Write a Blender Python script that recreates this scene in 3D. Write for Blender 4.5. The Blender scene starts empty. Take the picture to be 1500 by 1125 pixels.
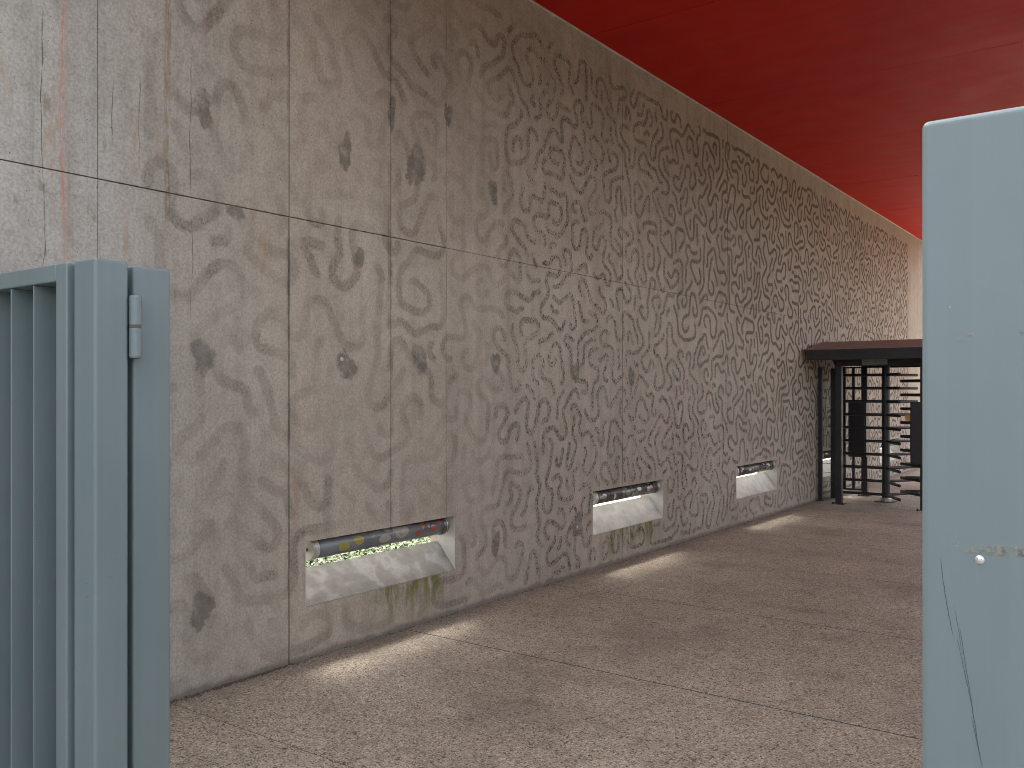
import bpy, bmesh, math, random
from mathutils import Vector, Matrix
import numpy as np

random.seed(7)
R = math.radians
SC = bpy.context.scene

# ------------------------------------------------------------------ camera, sky, sun, exposure
EYE = 1.6
YAW = R(36.2)                                  # the camera looks 36 degrees left of the passage's long axis (+Y)
cam_d = bpy.data.cameras.new('camera')
cam_d.sensor_width = 36.0
cam_d.lens = 36.0 * 1310 / 1500
cam_d.shift_y = 0.007
cam_d.clip_start = 0.05
cam_d.clip_end = 900
cam = bpy.data.objects.new('camera', cam_d)
cam.location = (0, 0, EYE)
cam.rotation_euler = (R(90), 0, YAW)
SC.collection.objects.link(cam)
SC.camera = cam

SUN_AZ, SUN_EL = R(300), R(54)                 # bright overcast; soft sun on the garden side of the wall
world = bpy.data.worlds.new('World')
SC.world = world
world.use_nodes = True
wn = world.node_tree
for n in list(wn.nodes):
    wn.nodes.remove(n)
sky = wn.nodes.new('ShaderNodeTexSky')
sky.sky_type = 'NISHITA'
sky.sun_disc = False
sky.sun_elevation = SUN_EL
sky.sun_rotation = SUN_AZ
sky.air_density = 1.0
sky.dust_density = 5.0
sky.ozone_density = 1.0
bg = wn.nodes.new('ShaderNodeBackground')
bg.inputs['Strength'].default_value = 0.14
wo = wn.nodes.new('ShaderNodeOutputWorld')
hsv = wn.nodes.new('ShaderNodeHueSaturation')          # high thin cloud: the blue is washed out
hsv.inputs['Saturation'].default_value = 0.35
wn.links.new(sky.outputs[0], hsv.inputs['Color'])
wn.links.new(hsv.outputs[0], bg.inputs['Color'])
wn.links.new(bg.outputs[0], wo.inputs[0])

sun_d = bpy.data.lights.new('sun', 'SUN')
sun_d.energy = .9
sun_d.angle = R(32)
sun_d.color = (1.0, 0.96, 0.9)
sun = bpy.data.objects.new('sun', sun_d)
sdir = Vector((math.sin(SUN_AZ) * math.cos(SUN_EL), math.cos(SUN_AZ) * math.cos(SUN_EL), math.sin(SUN_EL)))
sun.rotation_euler = sdir.to_track_quat('Z', 'Y').to_euler()
sun.location = (-20, -5, 25)
SC.collection.objects.link(sun)

SC.view_settings.view_transform = 'Standard'
SC.view_settings.look = 'None'
SC.view_settings.gamma = 1
SC.view_settings.exposure = 2.45
SC.cycles.use_denoising = True
SC.cycles.denoising_prefilter = 'NONE'
SC.cycles.filter_width = .9
SC.cycles.use_adaptive_sampling = True
SC.cycles.adaptive_threshold = .025
SC.cycles.max_bounces = 6
SC.cycles.diffuse_bounces = 4
SC.cycles.glossy_bounces = 2
SC.cycles.transparent_max_bounces = 6

COL = SC.collection

# ------------------------------------------------------------------ node helpers
class G:
    """small helper to write node graphs as expressions"""
    def __init__(self, name):
        self.m = bpy.data.materials.new(name)
        self.m.use_nodes = True
        self.t = self.m.node_tree
        for n in list(self.t.nodes):
            self.t.nodes.remove(n)
        self.out = self.t.nodes.new('ShaderNodeOutputMaterial')
        self.P = self.t.nodes.new('ShaderNodeNewGeometry').outputs['Position']
        s = self.t.nodes.new('ShaderNodeSeparateXYZ')
        self.t.links.new(self.P, s.inputs[0])
        self.x, self.y, self.z = s.outputs
    def put(self, sock, v):
        if isinstance(v, bpy.types.NodeSocket):
            self.t.links.new(v, sock)
        elif v is not None:
            if isinstance(v, (tuple, list)) and len(v) == 3 and sock.type == 'RGBA':
                v = (*v, 1)
            sock.default_value = v
    def m_(self, op, a, b=None, c=None, clamp=False):
        n = self.t.nodes.new('ShaderNodeMath'); n.operation = op; n.use_clamp = clamp
        for i, v in enumerate((a, b, c)):
            if v is not None: self.put(n.inputs[i], v)
        return n.outputs[0]
    def add(self, a, b): return self.m_('ADD', a, b)
    def sub(self, a, b): return self.m_('SUBTRACT', a, b)
    def mul(self, a, b): return self.m_('MULTIPLY', a, b)
    def mx(self, a, b): return self.m_('MAXIMUM', a, b)
    def mn(self, a, b): return self.m_('MINIMUM', a, b)
    def step(self, v, lo, hi, o0=0.0, o1=1.0):
        n = self.t.nodes.new('ShaderNodeMapRange'); n.interpolation_type = 'SMOOTHSTEP'
        self.put(n.inputs[0], v)
        for i, k in zip((1, 2, 3, 4), (lo, hi, o0, o1)): self.put(n.inputs[i], k)
        return n.outputs[0]
    def lin(self, v, lo, hi, o0=0.0, o1=1.0):
        n = self.t.nodes.new('ShaderNodeMapRange')
        self.put(n.inputs[0], v)
        for i, k in zip((1, 2, 3, 4), (lo, hi, o0, o1)): self.put(n.inputs[i], k)
        return n.outputs[0]
    def sc(self, s, vec=None, off=(0, 0, 0)):
        n = self.t.nodes.new('ShaderNodeVectorMath'); n.operation = 'MULTIPLY_ADD'
        self.put(n.inputs[0], vec or self.P); n.inputs[1].default_value = s; n.inputs[2].default_value = off
        return n.outputs[0]
    def noise(self, scale, detail=4, rough=.55, vec=None, dist=0.0):
        n = self.t.nodes.new('ShaderNodeTexNoise')
        self.put(n.inputs['Vector'], vec or self.P)
        n.inputs['Scale'].default_value = scale; n.inputs['Detail'].default_value = detail
        n.inputs['Roughness'].default_value = rough; n.inputs['Distortion'].default_value = dist
        return n.outputs['Fac']
    def vor(self, scale, vec=None, feature='F1', rnd=1.0):
        n = self.t.nodes.new('ShaderNodeTexVoronoi'); n.feature = feature
        self.put(n.inputs['Vector'], vec or self.P)
        n.inputs['Scale'].default_value = scale; n.inputs['Randomness'].default_value = rnd
        return n.outputs['Distance'], n.outputs.get('Color')
    def ch(self, col, i=0):
        n = self.t.nodes.new('ShaderNodeSeparateColor'); self.put(n.inputs[0], col)
        return n.outputs[i]
    def mix(self, f, a, b, mode='MIX'):
        n = self.t.nodes.new('ShaderNodeMix'); n.data_type = 'RGBA'; n.blend_type = mode
        self.put(n.inputs[0], f); self.put(n.inputs[6], a); self.put(n.inputs[7], b)
        return n.outputs[2]
    def ramp(self, f, stops):
        n = self.t.nodes.new('ShaderNodeValToRGB'); self.put(n.inputs[0], f)
        e = n.color_ramp.elements
        while len(e) < len(stops): e.new(0.5)
        for k, (p, c) in zip(e, stops): k.position = p; k.color = (*c, 1)
        return n.outputs[0]
    def attr(self, name):
        n = self.t.nodes.new('ShaderNodeAttribute'); n.attribute_name = name
        return n.outputs['Fac']
    def bump(self, h, strength=.3, dist=.01, normal=None):
        n = self.t.nodes.new('ShaderNodeBump'); n.inputs['Strength'].default_value = strength
        n.inputs['Distance'].default_value = dist; self.put(n.inputs['Height'], h); self.put(n.inputs['Normal'], normal)
        return n.outputs[0]
    def bsdf(self, col, rough=.6, metal=0.0, normal=None, alpha=None, coat=None, spec=None):
        n = self.t.nodes.new('ShaderNodeBsdfPrincipled')
        self.put(n.inputs['Base Color'], col); self.put(n.inputs['Roughness'], rough); self.put(n.inputs['Metallic'], metal)
        self.put(n.inputs['Normal'], normal); self.put(n.inputs['Alpha'], alpha); self.put(n.inputs['Coat Weight'], coat)
        self.put(n.inputs['Specular IOR Level'], spec)
        self.t.links.new(n.outputs[0], self.out.inputs[0])
        return self.m
    def band(self, v, c, w, soft):
        """1 where |v-c| < w"""
        return self.step(self.m_('ABSOLUTE', self.sub(v, c)), w, w + soft, 1.0, 0.0)

# ------------------------------------------------------------------ measurements (metres)
WX = -4.14                      # passage face of the decorated wall
CEIL = 4.75
NICHES = [3.57 + 3.31 * k for k in range(5)]
NW = 1.40
NZ0, NZ1 = .31, .70
W0, W1 = -5.0, 21.4             # wall from .. to
JY = [W0, -2.69, -.17, 2.29, 3.45, 4.30, 4.87, 7.42, 9.92, 12.43, 14.95, 17.47, 19.0, W1]
JZ = 2.62

# ------------------------------------------------------------------ materials
def concrete_color(g, end):
    """end: 'open' = weathered stretch by the gate with its stains and painted-in daylight, 'deep' = the sheltered stretch"""
    big = g.noise(.9, 3, .6)
    streak = g.noise(1.0, 3, .6, g.sc((1, 9.0, .35)))
    mid = g.noise(9, 4, .65)
    fine = g.noise(70, 3, .7)
    c = g.ramp(big, [(.25, (.352, .300, .240)), (.5, (.405, .350, .284)), (.78, (.46, .402, .330))])
    c = g.mix(1.0, c, g.ramp(streak, [(.25, (.84, .83, .82)), (.5, (.98, .98, .98)), (.75, (1.06, 1.05, 1.04))]), 'MULTIPLY')
    c = g.mix(.8, c, g.ramp(mid, [(.28, (.82, .81, .79)), (.5, (1, 1, 1)), (.72, (1.09, 1.09, 1.09))]), 'MULTIPLY')
    c = g.mix(.7, c, g.ramp(fine, [(.36, (.74, .73, .71)), (.62, (1.14, 1.14, 1.14))]), 'MULTIPLY')
    d, col = g.vor(24)
    rnd = g.ch(col, 0)
    hole = g.mul(g.step(g.sub(d, g.step(rnd, .52, .98, .03, .19)), -.04, .03, 1.0, 0.0), g.step(rnd, .52, .56))
    hole = g.mul(hole, g.step(big, .36, .56))
    c = g.mix(g.mul(hole, .95), c, (.07, .062, .055))
    seam = g.noise(2.6, 4, .75, g.sc((1, 3, 1), off=(1, 4, 7)))
    yy = g.y
    if end == 'open':
        daylit_wet = g.step(g.y, 3.5, 2.2)
        drip = g.noise(1.0, 4, .7, g.sc((1, 16, .55), off=(3, 0, 0)))
        c = g.mix(g.mul(daylit_wet, .65), c, g.mix(1.0, c, (1.06, 1.20, 1.38), 'MULTIPLY'))  # cooler, lighter tint paints the open end's daylight into the concrete
        c = g.mix(g.mul(g.mul(daylit_wet, g.step(drip, .56, .72)), .38), c, (.19, .18, .14))
        algae = g.noise(14, 4, .7, g.sc((1, 1, .6), off=(8, 2, 1)))
        c = g.mix(g.mul(g.mul(daylit_wet, g.step(algae, .58, .70)), .5), c, (.17, .155, .095))
        rust = g.noise(3.2, 4, .7, g.sc((1, 2.2, .6), off=(5, 5, 5)))
        c = g.mix(g.mul(g.step(rust, .58, .74), g.mul(g.step(g.y, 4.6, 3.0), .5)), c, (.31, .20, .11))
        yy = g.add(g.y, g.mul(g.sub(g.noise(2.5, 2, .6, g.sc((1, 0, 1))), .5), .05))
        n1 = g.noise(9, 4, .75, g.sc((1, 12, 1)))
        for yc, w, colr, zlo, zhi, k in ((2.12, .0035, (.55, .14, .10), 2.3, 3.9, .6), (2.13, .012, (.48, .27, .21), 1.9, 4.2, .35),
                                         (2.03, .002, (.10, .09, .07), 1.6, 4.2, .85), (2.51, .0025, (.12, .10, .07), 2.62, 3.45, .6),
                                         (2.66, .012, (.26, .17, .09), 2.3, 4.4, .6), (2.80, .0018, (.09, .08, .065), 1.9, 3.5, .8),
                                         (2.37, .0018, (.08, .08, .07), 2.62, 3.3, .8)):
            mk = g.mul(g.band(yy, yc, w, w), g.mul(g.step(g.z, zlo, zlo + .25), g.step(g.z, zhi, zhi - .35)))
            c = g.mix(g.mul(mk, g.mul(g.step(n1, .42, .56), k)), c, colr)
    seams = ((4.295, .014), (3.445, .008), (4.868, .005), (3.56, .010)) if end == 'open' else ((7.42, .005), (9.92, .006), (12.43, .008))
    for yc, w in seams:
        mk = g.mul(g.band(g.y, yc, w, w * 1.5), g.step(seam, .45, .70))
        if yc == 3.56: mk = g.mul(mk, g.step(g.z, .95, .6))
        c = g.mix(mk, c, (.17, .15, .125))
    c = g.mix(g.mul(g.band(g.z, JZ, .004, .010), g.step(seam, .45, .75)), c, (.22, .17, .12))
    if end == 'deep':
        ov = g.mul(g.step(g.noise(26, 3, .75, g.sc((1, 1, .5), off=(0, 6, 2))), .57, .70), g.mul(g.step(g.z, 3.8, 4.5), g.mul(g.step(g.y, 5.0, 5.8), g.step(g.y, 11.5, 8))))
        c = g.mix(g.mul(ov, .4), c, (.36, .06, .05))
    # moss below the first two slots, dirt line where wall meets paving
    mossn = g.noise(1.0, 4, .65, g.sc((1, 15, 3.2), off=(0, 3, 0)))
    patch = g.noise(4.5, 2, .6, g.sc((1, 1, .2), off=(0, 1.7, 0)))
    ny = g.mul(g.step(g.y, 3.95, 4.15), g.step(g.y, 4.97, 4.88)) if end == 'open' else g.mul(g.step(g.y, 6.95, 7.05), g.step(g.y, 8.28, 8.15))
    nz = g.mul(g.lin(g.z, .02, .29), g.step(g.z, .315, .305))
    ms = g.mul(g.mul(ny, nz), g.mul(g.step(mossn, .40, .58), g.step(patch, .34, .54)))
    c = g.mix(g.mul(ms, .95), c, (.135, .14, .030))
    foot = g.step(g.add(g.z, g.mul(mid, -.10)), .0, -.04)
    c = g.mix(g.mul(foot, .7), c, (.13, .115, .095))
    return c, hole, fine, mid

def mat_concrete(end):
    g = G('board_cast_concrete_' + end)
    c, hole, fine, mid = concrete_color(g, end)
    h = g.sub(g.add(g.mul(fine, .25), g.mul(mid, .5)), g.mul(hole, .9))
    return g.bsdf(c, .82, normal=g.bump(h, .45, .006), spec=.3)

def mat_squiggle():
    """etched exposed-aggregate worm marks: darker, rougher film over the concrete, worn faint towards the open end"""
    g = G('etched_aggregate')
    edge = g.attr('edge')
    pit = g.noise(62, 2, .8)
    speck = g.step(pit, .535, .57)
    grain = g.step(pit, .42, .52)
    dep = g.add(g.y, g.mul(g.mn(g.sub(g.z, 1.9), .4), 1.7))        # the lower, nearer marks are the most worn
    far = g.step(dep, 7.0, 12.8)
    blot = g.noise(1.6, 3, .6, g.sc((1, 1, 1), off=(4, 4, 4)))
    worn = g.step(blot, .50, .60)
    spk = g.mul(speck, g.add(g.mul(g.step(g.y, 4.9, 6.2), g.step(dep, 13.5, 9.5, .12, 1.0)), g.mul(g.step(g.y, 6.2, 4.9), g.mul(worn, .6))))
    c = g.mix(far, (.225, .18, .135), (.135, .103, .078))
    c = g.mix(g.mul(grain, .35), c, (.27, .24, .20))
    c = g.mix(spk, c, (.06, .053, .047))
    a = g.add(g.mul(far, .60), g.mul(g.sub(1.0, far), g.step(blot, .34, .66, .04, .20)))
    a = g.mul(a, g.step(blot, .2, .5, .75, 1.0))
    a = g.mx(a, g.mul(spk, .66))
    en = g.add(edge, g.mul(g.sub(g.noise(60, 2, .7), .5), .8))
    a = g.mul(a, g.step(en, 1.0, .55))
    return g.bsdf(c, .9, alpha=a, spec=.2)

def mat_patch():
    g = G('repair_mortar')
    edge = g.attr('edge')
    c = g.ramp(g.noise(14, 5, .65), [(.3, (.19, .17, .14)), (.7, (.26, .235, .20))])
    a = g.step(g.add(edge, g.mul(g.sub(g.noise(22, 4, .7), .5), 1.0)), .95, .70)
    a = g.mul(a, g.step(g.noise(9, 3, .6, g.sc((1, 1, 1), off=(6, 1, 3))), .30, .62, .12, .62))
    return g.bsdf(c, .8, normal=g.bump(g.noise(60), .25, .004), alpha=a, spec=.3)

def mat_sill():
    g = G('trowelled_sill_concrete')
    n = g.noise(6, 5, .6, g.sc((1, 1, 1.4)), .15)
    s = g.noise(1, 5, .65, g.sc((9, 5, 20)))
    c = g.ramp(n, [(.3, (.175, .158, .135)), (.50, (.22, .205, .178)), (.62, (.31, .295, .265)), (.72, (.23, .215, .188))])
    c = g.mix(.6, c, g.ramp(s, [(.35, (.82, .81, .79)), (.62, (1.06, 1.06, 1.06))]), 'MULTIPLY')
    return g.bsdf(c, .7, normal=g.bump(g.noise(50), .25, .004))

def mat_sill_lit():  # slot daylight on the far sills put into a paler colour
    g = G('lit_sill_concrete')
    s = g.noise(1, 4, .65, g.sc((9, 6, 14)))
    c = g.ramp(g.noise(7, 4, .6), [(.3, (.36, .345, .30)), (.7, (.48, .465, .42))])
    c = g.mix(.8, c, g.ramp(s, [(.35, (.82, .81, .79)), (.62, (1.06, 1.06, 1.06))]), 'MULTIPLY')
    return g.bsdf(c, .7, normal=g.bump(g.noise(50), .25, .004))

def mat_reveal():
    g = G('smooth_reveal_concrete')
    c = g.ramp(g.noise(6, 5, .65), [(.3, (.42, .395, .32)), (.7, (.54, .51, .43))])
    return g.bsdf(c, .7, normal=g.bump(g.noise(60), .2, .003))

def mat_paving():
    g = G('exposed_aggregate_paving')
    d, col = g.vor(78)
    d2, col2 = g.vor(135)
    r = g.ch(col, 0); r2 = g.ch(col2, 0)
    base = g.ramp(g.noise(.8, 4, .6), [(.3, (.355, .295, .222)), (.7, (.455, .388, .300))])
    base = g.mix(.8, base, g.ramp(g.noise(5, 5, .7, g.sc((1, 1, 1), off=(3, 3, 3))), [(.3, (.78, .77, .75)), (.5, (1, 1, 1)), (.7, (1.12, 1.12, 1.12))]), 'MULTIPLY')
    st2 = g.ramp(r2, [(0, (.22, .20, .19)), (.2, (.58, .56, .53)), (.55, (1.0, .98, .95)), (.88, (1.38, 1.34, 1.26)), (1, (1.9, 1.85, 1.8))])
    c = g.mix(.72, base, g.mix(1.0, base, st2, 'MULTIPLY'))
    # pebbles: dark, pink, pale
    peb = g.mul(g.step(d, .42, .30), 1.0)
    pc = g.ramp(r, [(0, (.035, .032, .03)), (.16, (.075, .068, .06)), (.30, (.24, .20, .17)), (.55, (.30, .25, .21)), (.75, (.38, .29, .23)), (.93, (.45, .42, .38)), (1, (.72, .70, .66))])
    g1 = g.mul(peb, g.mx(g.step(r, .27, .19), g.step(r, .88, .93)))
    c = g.mix(g.mul(g1, .95), c, pc)
    # sparse bigger dark stones
    d3, col3 = g.vor(11, g.sc((1, 1, .2)))
    big = g.mul(g.step(g.add(d3, g.mul(g.sub(g.noise(60), .5), .12)), .135, .09), g.step(g.ch(col3, 0), .30, .36))
    c = g.mix(g.mul(big, .8), c, (.075, .066, .055))
    d4, col4 = g.vor(34, g.sc((1, 1, .2)))
    dk = g.mul(g.step(g.add(d4, g.mul(g.sub(r, .5), .2)), .30, .22), g.step(g.ch(col4, 0), .76, .80))
    c = g.mix(g.mul(dk, .75), c, (.085, .074, .064))
    # tread and water stains
    st = g.noise(1.1, 5, .65, g.sc((.7, 1, 1), off=(7, 1, 0)))
    c = g.mix(g.mul(g.step(st, .48, .70), .42), c, (.16, .125, .095))
    # grime against the wall, with its shadow band painted in
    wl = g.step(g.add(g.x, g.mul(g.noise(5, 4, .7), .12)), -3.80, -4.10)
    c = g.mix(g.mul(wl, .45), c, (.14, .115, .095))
    h = g.add(g.mul(g.step(d2, .1, .6), -.6), g.mul(peb, .5))
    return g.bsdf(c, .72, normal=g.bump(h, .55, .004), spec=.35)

def mat_red():
    g = G('red_soffit_paint')
    n = g.noise(1.2, 4, .6)
    s = g.noise(1, 4, .6, g.sc((.35, 9, 1)))
    c = g.ramp(n, [(.3, (.50, .016, .009)), (.7, (.56, .020, .012))])
    c = g.mix(.5, c, g.ramp(s, [(.3, (.84, .84, .84)), (.7, (1.08, 1.08, 1.08))]), 'MULTIPLY')
    d, col = g.vor(13, g.sc((1, 1, .1)))
    fl = g.mul(g.step(d, .09, .05), g.step(g.ch(col, 0), .80, .84))
    fl = g.mul(fl, g.add(g.mul(g.step(g.x, -3.3, -4.1), .8), .08))
    c = g.mix(g.mul(fl, .6), c, (.55, .42, .36))
    rough = g.lin(g.noise(3), .3, .7, .55, .68)
    return g.bsdf(c, rough, normal=g.bump(g.add(g.noise(4, 5, .6), g.mul(s, .4)), .05, .02), spec=.12)

def mat_soffit_trim():
    g = G('soffit_edge_concrete')
    return g.bsdf(g.ramp(g.noise(8), [(.3, (.34, .30, .25)), (.7, (.46, .42, .36))]), .85)

def mat_blue(name, weld=False):
    g = G(name)
    n = g.noise(2.2, 4, .6, g.sc((1, 1, .5)))
    v = g.noise(1, 4, .6, g.sc((28, 28, .5)))
    c = g.ramp(n, [(.3, (.150, .192, .195)), (.7, (.175, .217, .219))])
    c = g.mix(.7, c, g.ramp(v, [(.3, (.93, .94, .94)), (.7, (1.05, 1.05, 1.05))]), 'MULTIPLY')
    d, col = g.vor(24)
    nick = g.mul(g.step(d, .05, .03), g.step(g.ch(col, 0), .86, .9))
    c = g.mix(g.mul(nick, .45), c, (.42, .45, .44))
    # scuffs: fine slanted dark scratches in patches
    sc_ = g.noise(1, 3, .6, g.sc((24, 24, 130)))
    scp = g.step(g.noise(1.7, 3, .6, g.sc((1, 1, 1), off=(9, 2, 5))), .56, .68)
    c = g.mix(g.mul(g.mul(g.step(sc_, .655, .69), scp), g.mul(g.step(g.z, 1.35, 1.0), .6)), c, (.07, .08, .085))
    h = g.mul(g.noise(18, 4, .6), .5)
    if weld:
        zz = g.add(g.z, g.mul(g.sub(g.noise(18, 3, .6), .5), .010))
        wn_ = g.noise(75, 4, .7)
        w = g.mul(g.band(zz, 1.375, .0045, .004), g.step(wn_, .44, .54))
        w2 = g.mul(g.band(zz, 1.677, .0035, .004), g.mul(g.step(wn_, .53, .61), .8))
        ww = g.mul(g.mx(w, w2), g.step(g.x, -.262, -.245))
        c = g.mix(g.mul(ww, .85), c, g.mix(g.step(g.noise(150), .4, .6), (.07, .07, .06), (.24, .22, .17)))
        h = g.add(h, g.mul(ww, .8))
        zc = g.sub(g.z, .02)
    return g.bsdf(c, g.lin(g.noise(5), .3, .7, .32, .46), normal=g.bump(h, .12, .004), spec=.5)

def mat_simple(name, c0, c1, rough=.5, metal=0.0, scale=12, bump=.1, spec=.5):
    g = G(name)
    return g.bsdf(g.ramp(g.noise(scale, 4, .6), [(.3, c0), (.7, c1)]), rough, metal, normal=g.bump(g.noise(scale * 4), bump, .003), spec=spec)

M = dict(
    conc=mat_concrete('deep'), concw=mat_concrete('open'), squig=mat_squiggle(), patch=mat_patch(), sill=mat_sill(), sill_lit=mat_sill_lit(), reveal=mat_reveal(), paving=mat_paving(),
    red=mat_red(), trim=mat_soffit_trim(), blue=mat_blue('blue_grey_gate_paint'), bluew=mat_blue('blue_grey_welded_paint', True),
    black=mat_simple('black_satin_steel', (.016, .016, .018), (.026, .025, .026), .42, 0, 9, .05),
    canopy=mat_simple('dusty_reflection_roof_sheet', (.20, .155, .13), (.25, .195, .165), .6, 0, 5, .05),  # dust plus the red ceiling's reflection on black metal, painted as brown
    steel=mat_simple('worn_steel', (.42, .41, .39), (.60, .58, .55), .35, .8, 30, .1),
    cap=mat_simple('weathered_end_cap', (.40, .38, .33), (.56, .54, .48), .45, .3, 30, .1),
    capd=mat_simple('darkened_end_cap', (.10, .095, .09), (.18, .17, .16), .35, .5, 30, .1),
    rust=mat_simple('rust', (.13, .06, .03), (.25, .13, .07), .9, 0, 80, .3),
    dark=mat_simple('black_recess', (.01, .01, .01), (.02, .02, .02), .8),
    tube=mat_simple('smoked_tube', (.12, .125, .138), (.19, .19, .20), .22, 0, 5, .02),
    tube2=mat_simple('grimy_smoked_tube', (.05, .045, .042), (.15, .125, .11), .25, 0, 14, .05),
    plate=mat_simple('faded_grey_plate', (.30, .30, .27), (.40, .39, .36), .5, 0, 40, .05),
    ink=mat_simple('plate_print', (.10, .10, .09), (.14, .14, .13), .6),
    amber=mat_simple('amber_plastic', (.62, .30, .03), (.75, .40, .05), .35),
    leaf=mat_simple('dry_leaf', (.22, .10, .035), (.34, .17, .06), .7, 0, 90, .2),
    debris=mat_simple('wall_foot_debris', (.05, .042, .033), (.16, .13, .10), .9, 0, 60, .3),
    joint=mat_simple('dirt_filled_joint', (.045, .037, .03), (.10, .085, .068), .95, 0, 30, .3),
    gravel=mat_simple('pale_gravel', (.30, .28, .24), (.48, .46, .42), .9, 0, 40, .5),
    soil=mat_simple('garden_soil', (.035, .04, .018), (.06, .062, .03), .95, 0, 8, .4),
    asphalt=mat_simple('forecourt_concrete', (.09, .085, .08), (.13, .125, .12), .85, 0, 3, .2),
)
def mat_green():
    g = G('ground_cover_leaf')
    v = g.attr('tone')
    c = g.ramp(v, [(0, (.02, .045, .008)), (.45, (.055, .11, .016)), (.8, (.10, .15, .025)), (.93, (.15, .16, .03)), (1, (.26, .15, .03))])
    return g.bsdf(c, .55, spec=.35)
M['green'] = mat_green()

# ------------------------------------------------------------------ mesh helpers
# every mesh is written in world coordinates; things are Empties at their base
def thing(name, label, cat, loc=(0, 0, 0), group=None):
    o = bpy.data.objects.new(name, None); COL.objects.link(o)
    o.location = loc; o.empty_display_size = .1
    o['label'] = label; o['category'] = cat
    if group: o['group'] = group
    return o
def origin(o):
    v = Vector(o.location)
    return v + origin(o.parent) if o.parent is not None else v
def emit(name, bm, mat, parent=None, smooth=False):
    """bm holds world coordinates; the object keeps an identity transform relative to its parent's origin"""
    if parent is not None:
        off = origin(parent)
        bmesh.ops.translate(bm, verts=bm.verts, vec=-off)
    me = bpy.data.meshes.new(name)
    bm.to_mesh(me); bm.free()
    me.materials.append(mat)
    if smooth:
        me.polygons.foreach_set('use_smooth', [True] * len(me.polygons))
    o = bpy.data.objects.new(name, me); COL.objects.link(o)
    if parent is not None: o.parent = parent
    return o
def tag(o, label=None, cat=None, group=None, kind=None):
    if label: o['label'] = label
    if cat: o['category'] = cat
    if group: o['group'] = group
    if kind: o['kind'] = kind
    return o
def bm_box(x0, x1, y0, y1, z0, z1, bev=0.0, seg=2, bm=None):
    b = bmesh.new()
    bmesh.ops.create_cube(b, size=1.0)
    for v in b.verts:
        v.co = Vector(((x0 + x1) / 2 + v.co.x * (x1 - x0), (y0 + y1) / 2 + v.co.y * (y1 - y0), (z0 + z1) / 2 + v.co.z * (z1 - z0)))
    if bev > 0:
        bmesh.ops.bevel(b, geom=list(b.edges), offset=bev, segments=seg, affect='EDGES', profile=.5)
    if bm is None: return b
    me = bpy.data.meshes.new('tmp'); b.to_mesh(me); b.free(); bm.from_mesh(me); bpy.data.meshes.remove(me)
    return bm
def bm_cyl(p0, p1, r, seg=16, bev=0.0, bm=None, r2=None):
    p0, p1 = Vector(p0), Vector(p1)
    b = bmesh.new()
    d = p1 - p0
    bmesh.ops.create_cone(b, cap_ends=True, segments=seg, radius1=r, radius2=r if r2 is None else r2, depth=d.length)
    if bev > 0:
        es = [e for e in b.edges if len(e.link_faces) == 2 and any(len(f.verts) > 4 for f in e.link_faces)]
        bmesh.ops.bevel(b, geom=es, offset=bev, segments=2, affect='EDGES', profile=.5)
    q = d.to_track_quat('Z', 'Y').to_matrix().to_4x4()
    bmesh.ops.transform(b, matrix=Matrix.Translation((p0 + p1) / 2) @ q, verts=b.verts)
    if bm is None: return b
    me = bpy.data.meshes.new('tmp'); b.to_mesh(me); b.free(); bm.from_mesh(me); bpy.data.meshes.remove(me)
    return bm
def bm_prism(profile, axis, a, c):
    """extrude a 2-D profile (list of pairs) along 'x' or 'y' from a to c"""
    b = bmesh.new()
    def P(p, t): return (t, p[0], p[1]) if axis == 'x' else (p[0], t, p[1])
    v0 = [b.verts.new(P(p, a)) for p in profile]; v1 = [b.verts.new(P(p, c)) for p in profile]
    n = len(profile)
    b.faces.new(v0); b.faces.new(list(reversed(v1)))
    for i in range(n):
        b.faces.new((v0[(i + 1) % n], v0[i], v1[i], v1[(i + 1) % n]))
    bmesh.ops.recalc_face_normals(b, faces=b.faces)
    return b
def bm_plate(x0, x1, ya, yb, za, zb, holes):
    """slab between x0<x1 with rectangular through-holes (y0,y1,z0,z1)"""
    hs = [h for h in holes if h[0] < yb and h[1] > ya and h[2] < zb and h[3] > za]
    ys = sorted({ya, yb, *[min(max(v, ya), yb) for h in hs for v in h[:2]]})
    zs = sorted({za, zb, *[min(max(v, za), zb) for h in hs for v in h[2:]]})
    b = bmesh.new(); V = {}
    def v(x, y, z):
        k = (x, y, z)
        if k not in V: V[k] = b.verts.new(k)
        return V[k]
    def solid(i, j):
        if not (0 <= i < len(ys) - 1 and 0 <= j < len(zs) - 1): return False
        cy, cz = (ys[i] + ys[i + 1]) / 2, (zs[j] + zs[j + 1]) / 2
        return not any(h[0] < cy < h[1] and h[2] < cz < h[3] for h in hs)
    for i in range(len(ys) - 1):
        for j in range(len(zs) - 1):
            if not solid(i, j): continue
            a, c, d, e = ys[i], ys[i + 1], zs[j], zs[j + 1]
            b.faces.new((v(x1, a, d), v(x1, c, d), v(x1, c, e), v(x1, a, e)))
            b.faces.new((v(x0, a, d), v(x0, a, e), v(x0, c, e), v(x0, c, d)))
            if not solid(i - 1, j): b.faces.new((v(x0, a, d), v(x1, a, d), v(x1, a, e), v(x0, a, e)))
            if not solid(i + 1, j): b.faces.new((v(x0, c, d), v(x0, c, e), v(x1, c, e), v(x1, c, d)))
            if not solid(i, j - 1): b.faces.new((v(x0, a, d), v(x0, c, d), v(x1, c, d), v(x1, a, d)))
            if not solid(i, j + 1): b.faces.new((v(x0, a, e), v(x1, a, e), v(x1, c, e), v(x0, c, e)))
    bmesh.ops.recalc_face_normals(b, faces=b.faces)
    return b

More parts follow.
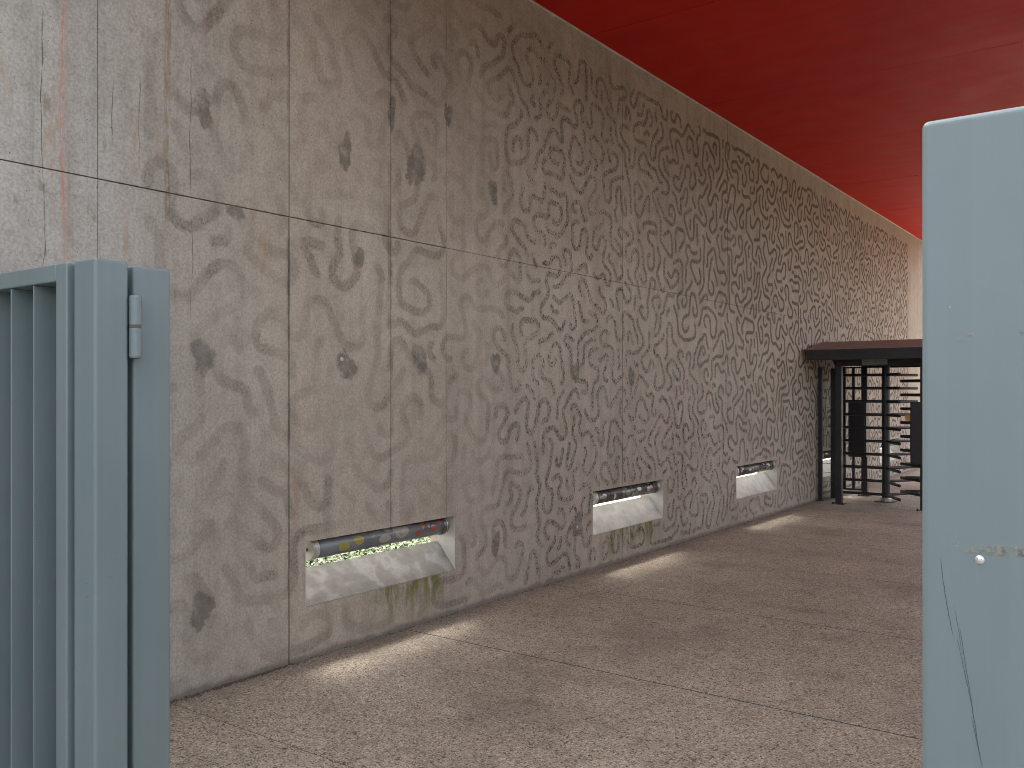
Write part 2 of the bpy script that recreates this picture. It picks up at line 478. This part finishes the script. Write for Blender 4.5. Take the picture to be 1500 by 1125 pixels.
# ------------------------------------------------------------------ ground, paving
gr = emit('ground', bm_box(-300, 300, -300, 300, -.60, -.10), M['soil'])
tag(gr, 'bare garden soil and open ground around the passage', kind='structure')
fc = emit('forecourt', bm_box(-4.6, 30, -40, .86, -.098, -.004), M['asphalt'])
tag(fc, 'grey concrete forecourt in front of the gate', kind='structure')

pave = thing('pavement', 'exposed aggregate concrete pavement running through the passage', None, (-1, 10, 0))
del pave['category']; pave['kind'] = 'structure'
emit('bedding', bm_box(-4.6, 6.0, .87, 40, -.096, -.014), M['soil'], pave)
sy = [.89, 2.67, 4.43, 6.18, 7.93, 9.68, 11.43, 13.2, 14.97, 16.74, 18.51, 20.3, 23, 26, 30, 35, 40]
for a, c in zip(sy[:-1], sy[1:]):
    emit('slab', bm_box(-4.137, 5.9, a + (.003 if a == 2.67 else .0075), c - (.003 if c == 2.67 else .0075), -.013, 0, .002, 1), M['paving'], pave)
    emit('joint', bm_box(-4.137, 5.9, c - (.0029 if c == 2.67 else .0074), c + (.0029 if c == 2.67 else .0074), -.0135, -.0025), M['joint'], pave)

# garden behind the wall, seen through the slots
gd = emit('garden_bed', bm_box(-40, -4.47, -10, 8.9, -.095, .0), M['soil'])
em = emit('gravel_path', bm_box(-40, -4.47, 8.905, 60, -.095, .0), M['gravel'])
tag(em, 'pale gravel path behind the far end of the wall', kind='structure')
tag(gd, 'planting bed behind the slotted wall', kind='structure')
def ground_cover():
    rs = np.random.RandomState(3)
    n = 30000
    x = -4.9 - 2.7 * rs.rand(n)
    y = np.where(rs.rand(n) < .93, 3.6 + 5.2 * rs.rand(n), 8.8 + 10 * rs.rand(n))
    z = .02 + .10 * rs.rand(n)
    s = .014 + .020 * rs.rand(n)
    th = rs.rand(n) * 6.283; tilt = (rs.rand(n) - .5) * 1.6
    ux, uy, uz = np.cos(th), np.sin(th), np.zeros(n)
    wx, wy, wz = -np.sin(th) * np.cos(tilt), np.cos(th) * np.cos(tilt), np.sin(tilt)
    P = np.stack([x, y, z], 1); U = np.stack([ux, uy, uz], 1); W = np.stack([wx, wy, wz], 1)
    S = s[:, None]
    V = np.stack([P - U * S * .55, P - W * S, P + U * S * .55, P + W * S], 1).reshape(-1, 3)
    me = bpy.data.meshes.new('ground_cover')
    me.from_pydata(V.tolist(), [], np.arange(4 * n).reshape(n, 4).tolist())
    a = me.attributes.new('tone', 'FLOAT', 'POINT')
    a.data.foreach_set('value', np.repeat(rs.rand(n), 4))
    me.materials.append(M['green'])
    o = bpy.data.objects.new('ground_cover', me); COL.objects.link(o)
    tag(o, 'bright green low ground cover leaves behind the wall slots', 'ground cover', kind='stuff')
ground_cover()

# ------------------------------------------------------------------ the decorated wall
wall = thing('concrete_wall', 'long grey board-cast concrete wall with etched squiggle pattern and low slots', 'wall', (WX - .15, 9, 0))
holes = [(a, a + NW, NZ0, NZ1) for a in NICHES]
holes_out = [(a - .08, a + NW + .08, .08, 1.9) for a in NICHES]
PT = .022
emit('core', bm_plate(-4.31, WX - PT - .001, W0, W1, -.09, CEIL + .3, holes), M['conc'], wall)
emit('outer_leaf', bm_plate(-4.45, -4.3105, W0, W1, -.09, CEIL + .3, holes_out), M['conc'], wall)
gaps = {3.45: .0045, 4.30: .0035, 2.29: .002}
for i, (a, c) in enumerate(zip(JY[:-1], JY[1:])):
    ga, gc = gaps.get(a, .0016), gaps.get(c, .0016)
    gz = .0028 if c < 4.9 else .0012
    off = random.uniform(-.0012, .0012)
    mt = M['concw'] if c < 5.5 else M['conc']
    zlow = NZ0 if 3.4 < a < 4.86 else -.06
    emit('panel', bm_plate(WX - PT, WX + (off if zlow < 0 else 0), a + ga, c - gc, zlow, JZ - gz, holes), mt, wall)
    emit('panel', bm_plate(WX - PT, WX - off * .7, a + ga, c - gc, JZ + gz, CEIL - .004, holes), mt, wall)
emit('panel', bm_plate(WX - PT, WX, 3.455, 4.8675, -.06, NZ0, []), M['concw'], wall)
RIDGE_X, RIDGE_Z = -4.312, .505
for a in NICHES:
    e = a + NW
    rz = RIDGE_Z if a < 4 else RIDGE_Z + .018
    emit('sill', bm_prism([(WX - .001, NZ0 + .001), (WX - .001, NZ0 + .004), (RIDGE_X + .006, rz), (RIDGE_X, rz - .003), (RIDGE_X, NZ0 + .001)], 'y', a + .009, e - .009), M['sill' if a < 4 else 'sill_lit'], wall)
    for s0, s1 in ((a + .0006, a + .0085), (e - .0085, e - .0006)):
        emit('reveal', bm_box(-4.3095, WX - .0035, s0, s1, NZ0 + .0006, NZ1 - .0006), M['reveal'], wall)

# squiggles: random walks that keep their distance from each other
def grow_squiggles():
    rnd = random.Random(21)
    cell = .07
    occ = {}
    def near(y, z, dist, own=None, skip=0):
        ci, cj = int(y / cell), int(z / cell)
        k = int(dist / cell) + 1
        d2 = dist * dist
        for i in range(ci - k, ci + k + 1):
            for j in range(cj - k, cj + k + 1):
                for (py, pz) in occ.get((i, j), ()):
                    if (py - y) ** 2 + (pz - z) ** 2 < d2: return True
        if own:
            for (py, pz) in own[:-skip] if skip else own:
                if (py - y) ** 2 + (pz - z) ** 2 < d2: return True
        return False
    def bad(y, z):
        if not (2.55 < y < 18.95 and .07 < z < 4.50): return True
        for (a, c, d, e) in holes:
            if a - .04 < y < c + .04 and d - .05 < z < e + .05: return True
        return False
    out = []
    def size(y): return 1.0 + .5 * max(0.0, min(1.0, (6.4 - y) / 2.6))      # the motif is cast larger towards the open end
    for lo, hi, tries in ((1.0, 1.7, 5000), (.6, 1.0, 5000), (.32, .6, 6000), (.16, .32, 5000)):
        fails = 0
        while fails < tries:
            y, z = rnd.uniform(2.55, 18.95), rnd.uniform(.07, 4.5)
            k = size(y); st = .024 * k; gap = .083 * k; skip = 7
            if bad(y, z) or near(y, z, gap):
                fails += 1; continue
            target = rnd.uniform(lo, hi) * k
            h0 = rnd.choice((0, 1)) * math.pi + math.pi / 2 + rnd.gauss(0, .45)
            ends = []
            for side in (0, 1):
                pts = [(y, z)]
                h = h0 + side * math.pi
                mode, left, cur = 0, rnd.randint(1, 5), 0.0
                while len(pts) * st < target * .5:
                    if left <= 0:
                        if mode == 0:
                            mode = 1; rad = rnd.uniform(.046, .078) * k; cur = rnd.choice((-1, 1)) * st / rad
                            left = int(rnd.choice((1.0, 1.7, 2.6, 3.1)) * rnd.uniform(.85, 1.1) / abs(cur)) + 1
                        else:
                            mode = 0; cur = rnd.gauss(0, .05); left = rnd.randint(1, 8)
                    h += cur; left -= 1
                    ok = False
                    for turn in (0, .35, -.35, .7, -.7):
                        ny, nz = pts[-1][0] + math.cos(h + turn) * st, pts[-1][1] + math.sin(h + turn) * st
                        if bad(ny, nz) or near(ny, nz, gap, pts, skip): continue
                        if ends and any((py - ny) ** 2 + (pz - nz) ** 2 < gap * gap for (py, pz) in ends[0][max(0, skip - len(pts)):]): continue
                        ok = True; h += turn; break
                    if not ok: break
                    pts.append((ny, nz))
                ends.append(pts)
            line = list(reversed(ends[1][1:])) + ends[0]
            if len(line) * st < lo * k * .7:
                fails += 1; continue
            fails = 0
            for p in line: occ.setdefault((int(p[0] / cell), int(p[1] / cell)), []).append(p)
            out.append(line)
    return out
def squiggle_bm(lines):
    b = bmesh.new()
    lay = b.verts.layers.float.new('edge')
    xx = WX + .0025
    for L in lines:
        w = .0275 * (1.0 + .5 * max(0.0, min(1.0, (6.4 - L[0][0]) / 2.6)))
        n = len(L)
        rows = []
        # rounded ends
        def tang(i):
            p, q = L[max(0, i - 1)], L[min(n - 1, i + 1)]
            d = math.hypot(q[0] - p[0], q[1] - p[1]) or 1
            return (q[0] - p[0]) / d, (q[1] - p[1]) / d
        seq = [(L[0], tang(0), -.9), (L[0], tang(0), -.6)] + [(L[i], tang(i), 0) for i in range(n)] + [(L[-1], tang(n - 1), .6), (L[-1], tang(n - 1), .9)]
        m = len(seq)
        for k, (p, t, e) in enumerate(seq):
            ww = w * math.sqrt(max(0.0, 1 - e * e))
            cy, cz = p[0] + t[0] * e * w, p[1] + t[1] * e * w
            row = []
            for s in (-1, 0, 1):
                v = b.verts.new((xx, cy - t[1] * ww * s, cz + t[0] * ww * s))
                v[lay] = 1.0 if (s != 0 or k in (0, m - 1)) else (.55 if k in (1, m - 2) else 0.0)
                row.append(v)
            rows.append(row)
        for r0, r1 in zip(rows[:-1], rows[1:]):
            for s in (0, 1):
                b.faces.new((r0[s], r0[s + 1], r1[s + 1], r1[s]))
    bmesh.ops.recalc_face_normals(b, faces=b.faces)
    for f in b.faces:
        if f.normal.x < 0: f.normal_flip()
    return b
lines = grow_squiggles()
def shown(L):
    cy = sum(p[0] for p in L) / len(L)
    if cy < 2.75 or cy > 19: return 0
    return len(L) / (cy ** 1.5)
order = sorted(lines, key=shown, reverse=True)
for L in order[:300]:
    emit('squiggle', squiggle_bm([L]), M['squig'], wall)
rest = emit('squiggle_field', squiggle_bm(order[300:]), M['squig'], wall)
rest['kind'] = 'stuff'

# mortar repairs over the formwork ties
def px(u, v, plane, val):
    """pixel of the photograph -> point on a plane (axis index, value)"""
    a, bq = (u - 750) / 1310, (v - 573) / 1310
    F = Vector((-math.sin(YAW), math.cos(YAW), 0)); Rt = Vector((math.cos(YAW), math.sin(YAW), 0))
    d = F + Rt * a + Vector((0, 0, -bq))
    t = (val - (EYE if plane == 2 else 0)) / d[plane]
    return Vector((0, 0, EYE)) + d * t
rp = random.Random(5)
for (u, v, ry, rz) in ((296, 158, .055, .09), (505, 222, .05, .11), (609, 243, .085, .14), (722, 281, .06, .08), (507, 536, .075, .085), (615, 526, .075, .10),
                       (726, 531, .05, .085), (843, 545, .055, .10), (297, 522, .07, .085), (295, 893, .07, .085), (726, 797, .05, .085), (846, 770, .075, .10),
                       (656, 168, .035, .09), (574, 165, .03, .12), (925, 552, .06, .10), (865, 735, .04, .09), (525, 378, .05, .06), (345, 312, .05, .05)):
    p = px(u, v, 0, WX)
    b = bmesh.new(); lay = b.verts.layers.float.new('edge')
    c0 = b.verts.new((WX + .0035, p.y, p.z)); c0[lay] = 0.0
    ring = []
    ph = [rp.uniform(0, 6.28) for _ in range(3)]
    for k in range(28):
        t = k / 28 * math.tau
        q = 1 + .16 * math.sin(2 * t + ph[0]) + .12 * math.sin(3 * t + ph[1]) + .06 * math.sin(7 * t + ph[2])
        w = b.verts.new((WX + .0035, p.y + ry * 1.25 * q * math.cos(t), p.z + rz * 1.2 * q * math.sin(t))); w[lay] = 1.0
        ring.append(w)
    for k in range(28): b.faces.new((c0, ring[k], ring[(k + 1) % 28]))
    emit('repair_patch', b, M['patch'], wall)
for (u, v) in ((500, 526), (845, 772)):
    p = px(u, v, 0, WX)
    emit('tie_plug', bm_cyl((WX + .001, p.y, p.z), (WX + .007, p.y, p.z), .014, 14, .002), M['reveal'], wall)

# ------------------------------------------------------------------ red ceiling
CY0, CY1, CX1 = 2.1, 20.6, 1.3
roof = thing('canopy_roof', 'deep red painted ceiling slab over the passage resting on the concrete wall', 'roof', (0, 12, CEIL))
emit('deck', bm_box(WX + .012, CX1, CY0, CY1, CEIL + .016, CEIL + .34), M['trim'], roof)
cy = [CY0, 4.38, 6.80, 9.22, 11.62, 14.03, 16.45, 18.87, CY1]
for a, c in zip(cy[:-1], cy[1:]):
    o_ = random.uniform(-.002, .002)
    emit('panel', bm_box(WX + .016, CX1, a + .005, c - .005, CEIL + o_, CEIL + .014), M['red'], roof)

rt = random.Random(12)
b = bmesh.new(); rows = []
for k in range(420):                                     # ragged grout line between wall head and soffit
    y = CY0 + .02 + (CY1 - CY0 - .04) * k / 419
    d_ = .007 + .006 * rt.random() + (.010 if rt.random() < .08 else 0)
    rows.append([b.verts.new(p) for p in ((WX + .0015, y, CEIL - d_), (WX + .006 + d_ * .6, y, CEIL - .004), (WX + .02, y, CEIL - .0026))])
for r0, r1 in zip(rows[:-1], rows[1:]):
    for k in (0, 1): b.faces.new((r0[k], r1[k], r1[k + 1], r0[k + 1]))
emit('grout_line', b, M['reveal'], roof)

# ------------------------------------------------------------------ unseen low wall added to block light from the right, with roof props
OX = 1.45
ow = thing('shade_wall', 'plain concrete wall added out of view to shade the passage from the right', 'wall', (OX, 12, 0))
oy = [1.7, 4.6, 8.2, 11.8]
for a, c in zip(oy[:-1], oy[1:]):
    emit('panel', bm_box(OX, OX + .2, a + .003, c - .003, -.012, 2.6, .004, 1), M['trim'], ow)
for yk in (5.0, 11.0):
    emit('prop', bm_cyl((OX - .15 - .1, yk, 0), (OX - .25, yk, CEIL - .004), .08, 24), M['trim'], ow)

# ------------------------------------------------------------------ glass tubes in the slots
def tube(i, a, label):
    e = a + NW
    y0, y1 = a + .085, e - .055
    cx, cz, r = -4.222, .634 if i == 0 else .627, .062
    t = thing('glass_tube', label, 'tube', (cx, (y0 + y1) / 2, cz - r), 'glass tubes in the wall slots')
    emit('body', bm_cyl((cx, y0 + .03, cz), (cx, y1 - .03, cz), r, 40), M['tube' if i == 0 else 'tube2'], t, True)
    for s, y in ((-1, y0), (1, y1)):
        c = emit('end_cap', bm_cyl((cx, y, cz), (cx, y - s * .05, cz), r + .004, 40, .004), M['cap' if s < 0 else 'capd'], t, False)
        emit('rim', bm_cyl((cx, y - s * .012, cz), (cx, y - s * .020, cz), r + .007, 40, .002), M['steel'], c)
        emit('bolt', bm_cyl((cx, y + s * .012, cz), (cx, y, cz), .011, 6), M['rust'], c)
        emit('bracket', bm_box(cx - .006, cx + .006, *sorted((y + s * .002, (a + .009 if s < 0 else e - .009))), cz - .01, cz + .01), M['steel'], c)
    pal = {'ye': (.34, .30, .07), 'be': (.36, .33, .27), 'gy': (.22, .21, .20), 'or': (.38, .13, .06), 're': (.36, .075, .05), 'gn': (.20, .24, .10), 'br': (.22, .13, .09), 'wh': (.55, .52, .46)}
    if i == 0:
        spots = [(.165, .62, .018, .018, 'ye'), (.20, -.42, .05, .030, 'ye'), (.30, -.12, .045, .030, 'ye'), (.345, .55, .03, .02, 'gy'), (.40, .12, .022, .022, 'gn'),
                 (.43, .52, .045, .026, 'gy'), (.515, .45, .028, .026, 'be'), (.485, -.40, .055, .028, 'be'), (.61, .08, .075, .055, 'be'), (.555, -.3, .020, .024, 'gy'),
                 (.785, .22, .022, .028, 'or'), (.865, -.22, .030, .022, 're'), (.935, .30, .022, .026, 're'), (.745, -.5, .03, .014, 're'), (.255, .45, .05, .02, 'gy'), (.83, -.05, .012, .012, 'gy'), (.68, .5, .03, .02, 'gy')]
    else:
        rr = random.Random(40 + i)
        spots = [(rr.uniform(.08, .95), rr.uniform(-.6, .7), rr.uniform(.02, .05), rr.uniform(.014, .03), rr.choice(('br', 'be', 'gy', 'wh', 'br', 'gy'))) for _ in range(15)]
    Ln = y1 - y0
    for k, (s, ang, ly, lz, key) in enumerate(spots):
        b = bmesh.new()
        rr_ = r + .0006 + .0002 * (k % 4)
        base = R(22) + ang * R(70)                   # angle above the horizontal facing the passage
        def S(dy, da):
            th = base + da / r
            return (cx + rr_ * math.cos(th), y0 + s * Ln + dy, cz + rr_ * math.sin(th))
        c0 = b.verts.new(S(0, 0)); prev = None
        rings = [[b.verts.new(S(ly * q * math.cos(j / 20 * math.tau), lz * q * math.sin(j / 20 * math.tau))) for j in range(20)] for q in (.35, .7, 1.0)]
        for j in range(20):
            n_ = (j + 1) % 20
            b.faces.new((c0, rings[0][j], rings[0][n_]))
            for q in (0, 1): b.faces.new((rings[q][j], rings[q + 1][j], rings[q + 1][n_], rings[q][n_]))
        bmesh.ops.recalc_face_normals(b, faces=b.faces)
        mk = 'spot_' + key
        if mk not in M:
            c = pal[key]
            M[mk] = mat_simple('spot_enamel', tuple(v * .75 for v in c), c, .2, 0, 25, .01)
        emit('colour_spot', b, M[mk], t, True)
tube(0, NICHES[0], 'grey tube with yellow and orange spots in the slot beside the hinged gate')
tube(1, NICHES[1], 'dark grimy tube in the second slot from the hinged gate')
tube(2, NICHES[2], 'dark tube in the third slot, last one before the turnstile')
tube(3, NICHES[3], 'dark tube in the slot beside the turnstile, behind its wire panel')
tube(4, NICHES[4], 'dark tube in the slot beyond the turnstile, seen between its bars')

# ------------------------------------------------------------------ fixed fin panel, hinge post, folded leaf, right post
H = 2.0
GY = 1.42
fp = thing('fin_screen', 'blue-grey steel screen of upright fins in a frame beside the hinge post', 'gate screen', (-3.4, GY, 0))
x1, x0 = -2.75, -4.10
for s0, s1 in ((x1 - .066, x1), (x0, x0 + .066)):
    emit('frame_stile', bm_box(s0, s1, GY, GY + .118, .06, H, .006, 3), M['blue'], fp)
emit('frame_rail', bm_box(x0 + .067, x1 - .067, GY, GY + .118, H - .056, H, .005, 3), M['blue'], fp)
emit('frame_rail', bm_box(x0 + .067, x1 - .067, GY, GY + .118, .06, .12, .005, 3), M['blue'], fp)
xf = -2.963
while xf > x0 + .12:
    emit('fin', bm_box(xf - .006, xf, GY + .004, GY + .115, .121, H - .057, .0015, 1), M['blue'], fp)
    xf -= .1535
for xa in (x1 - .05, x0 + .016):
    emit('foot', bm_box(xa, xa + .034, GY + .012, GY + .048, 0, .0595, .003, 1), M['blue'], fp)

def shell_post(name, label, xa, xb, ya, yb, ztop, bev, mat, z0=0.0):
    t = thing(name, label, 'gate post', ((xa + xb) / 2, (ya + yb) / 2, 0))
    b = bm_box(xa, xb, ya, yb, z0, ztop, bev, 5)
    emit('shaft', b, mat, t)
    return t
hp = shell_post('hinge_post', 'square blue-grey steel hinge post between fin screen and folded leaf', -2.724, -2.600, GY + .008, GY + .118, H + .004, .010, M['blue'])
emit('base_plate', bm_box(-2.76, -2.57, GY + -.03, GY + .15, .0005, .012, .002, 1), M['blue'], hp)

lf = thing('folded_gate_leaf', 'blue-grey gate leaf folded back behind the fin screen, smooth stile showing', 'gate', (-3.3, 1.63, 0))
emit('stile', bm_box(-2.745, -2.622, 1.566, 1.697, .05, H - .004, .008, 4), M['blue'], lf)
emit('stile', bm_box(-4.05, -3.95, 1.60, 1.66, .05, H - .004, .006, 3), M['blue'], lf)
emit('rail', bm_box(-3.949, -2.746, 1.60, 1.66, H - .06, H - .004, .005, 3), M['blue'], lf)
emit('rail', bm_box(-3.949, -2.746, 1.60, 1.66, .05, .11, .005, 3), M['blue'], lf)
xf = -2.90
while xf > -3.92:
    emit('fin', bm_box(xf - .006, xf, 1.602, 1.655, .111, H - .061), M['blue'], lf)
    xf -= .1535
for zc in (1.80, .30):
    for a, c in ((zc + .002, zc + .098), (zc - .098, zc - .002)):
        emit('hinge_barrel', bm_cyl((-2.594, 1.556, a), (-2.594, 1.556, c), .0185, 24, .006), M['blue'], lf, False)
    emit('hinge_pin', bm_cyl((-2.594, 1.556, zc - .003), (-2.594, 1.556, zc + .003), .0175, 20), M['rust'], lf)
emit('drop_bolt', bm_cyl((-2.68, 1.63, .0), (-2.68, 1.63, .0495), .015, 14), M['steel'], lf)

PX0 = -.292
rpst = thing('lock_post', 'broad scratched blue-grey steel gate post with a button screw and weld marks', 'gate post', (PX0 + .2, GY + .07, 0))
emit('shaft', bm_box(PX0, PX0 + .40, GY, GY + .14, 0, 1.998, .010, 5), M['bluew'], rpst)
sp = px(1435, 820, 1, GY)
b = bmesh.new()
bmesh.ops.create_uvsphere(b, u_segments=24, v_segments=14, radius=.0066)
for v in b.verts: v.co = Vector((v.co.x, v.co.y * .55, v.co.z))
bmesh.ops.translate(b, verts=b.verts, vec=Vector((sp.x, GY + .0002, sp.z)))
scr = emit('button_screw', b, mat_simple('zinc_screw', (.55, .55, .54), (.72, .72, .70), .3, .6, 60, .05), rpst, True)
for k in range(3):
    t = k / 3 * math.tau + .4
    q = Vector((sp.x + .0027 * math.cos(t), GY - .0032, sp.z + .0027 * math.sin(t)))
    emit('drive_hole', bm_cyl(q, q + Vector((0, -.0006, 0)), .0006, 10), M['dark'], scr)
# long key scratches
M['scratch'] = mat_simple('scratch', (.055, .065, .07), (.10, .115, .12), .7, 0, 200, .1)
def scratch(pts, w, parent, rnd):
    b = bmesh.new(); rows = []
    n = len(pts)
    for i, (u, v) in enumerate(pts):
        p = px(u, v, 1, GY - .0006)
        ww = w * (0.3 + .7 * math.sin(math.pi * (i + .5) / n)) * rnd.uniform(.6, 1.2)
        rows.append((b.verts.new((p.x - ww, p.y, p.z)), b.verts.new((p.x + ww, p.y, p.z))))
    for a, c in zip(rows[:-1], rows[1:]): b.faces.new((a[0], a[1], c[1], c[0]))
    emit('scratch', b, M['scratch'], parent)
rs_ = random.Random(8)
def path(u0, v0, u1, v1, n=16, bend=0.0):
    return [(u0 + (u1 - u0) * i / n + bend * math.sin(math.pi * i / n) + rs_.uniform(-.35, .35), v0 + (v1 - v0) * i / n) for i in range(n + 1)]
scratch(path(1378, 818, 1396, 930, bend=-2), .00055, rpst, rs_)
scratch(path(1402, 935, 1425, 1040), .00045, rpst, rs_)
scratch(path(1406, 920, 1436, 1112), .0006, rpst, rs_)
scratch(path(1423, 1050, 1439, 1124), .0005, rpst, rs_)
scratch(path(1398, 886, 1410, 960), .00025, rpst, rs_)

# ------------------------------------------------------------------ full-height turnstile
TX, TY = -3.28, 13.65
ts = thing('turnstile', 'tall black full-height turnstile with barred rotor under a brown-topped hood', 'turnstile', (TX, TY, 0))
def t_post(x, y, w, top):
    p = emit('post', bm_box(x - w / 2, x + w / 2, y - w / 2, y + w / 2, .009, top, .004, 1), M['black'], ts)
    emit('base_plate', bm_box(x - w, x + w, y - w, y + w, .0005, .0085), M['black'], p)
    for sx in (-1, 1):
        emit('anchor_bolt', bm_cyl((x + sx * w * .8, y - w * .8, .009), (x + sx * w * .8, y - w * .8, .03), .012, 6), M['black'], p)
    return p
PTOP = 2.06
fl = t_post(-3.75, 12.99, .085, PTOP)
fr = t_post(-2.62, 12.93, .085, PTOP)
t_post(-3.73, 14.25, .085, PTOP)
t_post(-2.62, 14.25, .085, PTOP)
t_post(-2.62, 13.60, .05, PTOP)
emit('gusset', bm_prism([(-3.792, PTOP), (-3.792, 1.955), (-3.80, 1.955), (-3.85, PTOP)], 'y', 12.97, 13.0), M['black'], ts)
emit('header_beam', bm_box(-3.707, -2.663, 12.95, 13.02, 1.955, 2.06), M['black'], ts)
emit('header_beam', bm_box(-3.687, -2.663, 14.22, 14.29, 1.955, 2.06), M['black'], ts)
for x in (-3.74, -2.62):
    emit('header_beam', bm_box(x - .035, x + .035, 13.035, 14.20, 1.985, 2.055), M['black'], ts)
# hood
X0, X1, Y0, Y1 = -4.05, -2.40, 12.50, 14.78
emit('hood_fascia', bm_prism([(Y0, 2.065), (Y0 + .004, 2.175), (Y0 + .64, 2.305), (Y1 - .64, 2.305), (Y1 - .004, 2.175), (Y1, 2.065)], 'x', X0, X1), M['black'], ts)
emit('hood_fascia', bm_box(X0, X1, Y0, Y0 + .015, 2.03, 2.0645), M['black'], ts)
for seg_ in ([(Y0 - .008, 2.172), (Y0 - .008, 2.181), (Y0 + .64, 2.312), (Y0 + .64, 2.306)], [(Y0 + .6405, 2.306), (Y0 + .6405, 2.312), (Y1 - .6405, 2.312), (Y1 - .6405, 2.306)], [(Y1 - .64, 2.306), (Y1 - .64, 2.312), (Y1 + .008, 2.181), (Y1 + .008, 2.172)]):
    emit('roof_sheet', bm_prism(seg_, 'x', X0 - .006, X1 + .006), M['canopy'], ts)
# sign under the hood
sg = emit('sign_plate', bm_box(-3.43, -3.09, 12.938, 12.948, 1.968, 2.042, .002, 1), M['plate'], ts)
for k, (a, c) in enumerate(((-3.40, -3.13), (-3.41, -3.12))):
    emit('print_line', bm_box(a, c, 12.9365, 12.9375, 1.986 + k * .028, 1.993 + k * .028), M['ink'], sg)
# rotor
col = emit('rotor_column', bm_cyl((TX, TY, .06), (TX, TY, 2.06), .055, 24), M['black'], ts, False)
emit('floor_bearing', bm_cyl((TX, TY, .0005), (TX, TY, .0595), .075, 24, .01), M['steel'], ts)
emit('bearing_plate', bm_box(TX - .13, TX + .13, TY - .13, TY + .13, .0003, .010), M['black'], ts)
AL = .62
for ang in (180, 60, -60):
    dx, dy = math.cos(R(ang)), math.sin(R(ang))
    for k in range(10):
        z = .10 + .193 * k
        b = bm_cyl((TX + .05 * dx, TY + .05 * dy, z), (TX + AL * dx, TY + AL * dy, z), .021, 14, .006)
        emit('rotor_arm', b, M['black'], ts, True)
for k in range(9):
    z = .197 + .193 * k
    tip = Vector((-3.0, 13.33, z)); q = Vector((-2.645, 12.955, z))
    emit('barrier_bar', bm_cyl(tip, q, .021, 14, .006), M['black'], ts, True)
    emit('barrier_bar', bm_cyl(tip + Vector((.045, .03, 0)), (-2.63, 13.585, z), .019, 12), M['black'], ts, True)
# reader cabinets
cb = emit('reader_cabinet', bm_box(-2.755, -2.49, 12.74, 12.887, .63, 1.455, .008, 2), M['black'], ts)
emit('indicator', bm_box(-2.83, -2.757, 12.80, 12.86, 1.205, 1.285, .006, 2), M['amber'], cb)
emit('hinge_strip', bm_box(-2.765, -2.756, 12.78, 12.86, .75, 1.19), M['black'], cb)
cb2 = emit('reader_cabinet', bm_box(-3.925, -3.66, 14.06, 14.205, .60, 1.45, .008, 2), M['black'], ts)
emit('lid', bm_box(-3.905, -3.68, 14.05, 14.0595, .63, 1.42, .003, 1), M['black'], cb2)

# infill panels between turnstile and wall
ip = thing('wire_infill', 'narrow wire-strung infill between two black posts beside the wall and turnstile', 'fence', (-4.05, 13.5, 0))
emit('post', bm_box(-4.118, -4.066, 13.22, 13.272, 0, 1.95, .004, 1), M['black'], ip)
emit('post', bm_box(-4.06, -3.95, 13.62, 13.68, 0, 1.94, .004, 1), M['black'], ip)
emit('foot_plate', bm_box(-4.136, -4.03, 13.18, 13.2195, .0005, .01), M['black'], ip)
for k in range(14):
    z = .12 + k * .137
    emit('wire', bm_cyl((-4.09, 13.272, z), (-4.03, 13.62, z + random.uniform(-.01, .01)), .0035, 6), M['black'], ip)
for k in (0, 1):
    emit('bolt', bm_cyl((-4.066, 13.25, .55 + k * 1.33), (-4.055, 13.25, .55 + k * 1.33), .012, 8), M['steel'], ip)
rpn = thing('rear_infill', 'black framed upright bars closing the gap behind the turnstile', 'fence', (-3.95, 14.25, 0))
for x in (-4.03, -3.895):
    emit('bar', bm_box(x - .02, x + .02, 14.23, 14.27, .10, 1.95, .003, 1), M['black'], rpn)
emit('rail', bm_box(-4.13, -3.774, 14.235, 14.265, 1.951, 1.975), M['black'], rpn)
emit('rail', bm_box(-4.13, -3.774, 14.235, 14.265, .075, .0995), M['black'], rpn)
emit('post', bm_box(-4.125, -4.085, 14.23, 14.27, 0, .0745), M['black'], rpn)

# ------------------------------------------------------------------ small things on the paving
lp = px(515, 1076, 2, 0)
b = bmesh.new()
prof = [(0, 0), (.006, .008), (.017, .011), (.028, .007), (.036, 0), (.028, -.008), (.016, -.011), (.005, -.007)]
mid = [b.verts.new((lp.x + t, lp.y, lp.z + .004 + .006 * math.sin(t * 80))) for t in (0, .012, .024, .036)]
rim = [b.verts.new((lp.x + p, lp.y + q, .003 + .012 * abs(q) / .011 + .003 * math.sin(p * 200))) for p, q in prof]
for i in range(8):
    c = mid[min(3, int(prof[i][0] / .012))]
    try: b.faces.new((c, rim[i], rim[(i + 1) % 8]))
    except ValueError: pass
bmesh.ops.solidify(b, geom=list(b.faces), thickness=.0006)
lo = emit('fallen_leaf', b, M['leaf'])
tag(lo, 'small curled brown leaf lying on the paving', 'leaf')

def crumbs():
    rnd = random.Random(17)
    b = bmesh.new()
    for _ in range(900):
        y = 2.6 + 11 * rnd.random() ** 2.2
        x = WX + .004 + abs(rnd.gauss(0, .022))
        if rnd.random() < .45: y = rnd.gauss(3.15, .16); x = WX + .004 + abs(rnd.gauss(0, .014))
        s = rnd.uniform(.0015, .006)
        m = Matrix.Translation((x, y, s * .6)) @ Matrix.Rotation(rnd.uniform(0, 6.28), 4, Vector((rnd.random(), rnd.random(), rnd.random() + .1)).normalized()) @ Matrix.Diagonal((s, s * rnd.uniform(.6, 1.8), s * rnd.uniform(.4, .9), 1))
        bmesh.ops.create_icosphere(b, subdivisions=1, radius=1.0, matrix=m)
    o = emit('wall_foot_debris', b, M['debris'])
    tag(o, 'dark crumbs and grit gathered along the foot of the wall', 'debris', kind='stuff')
crumbs()
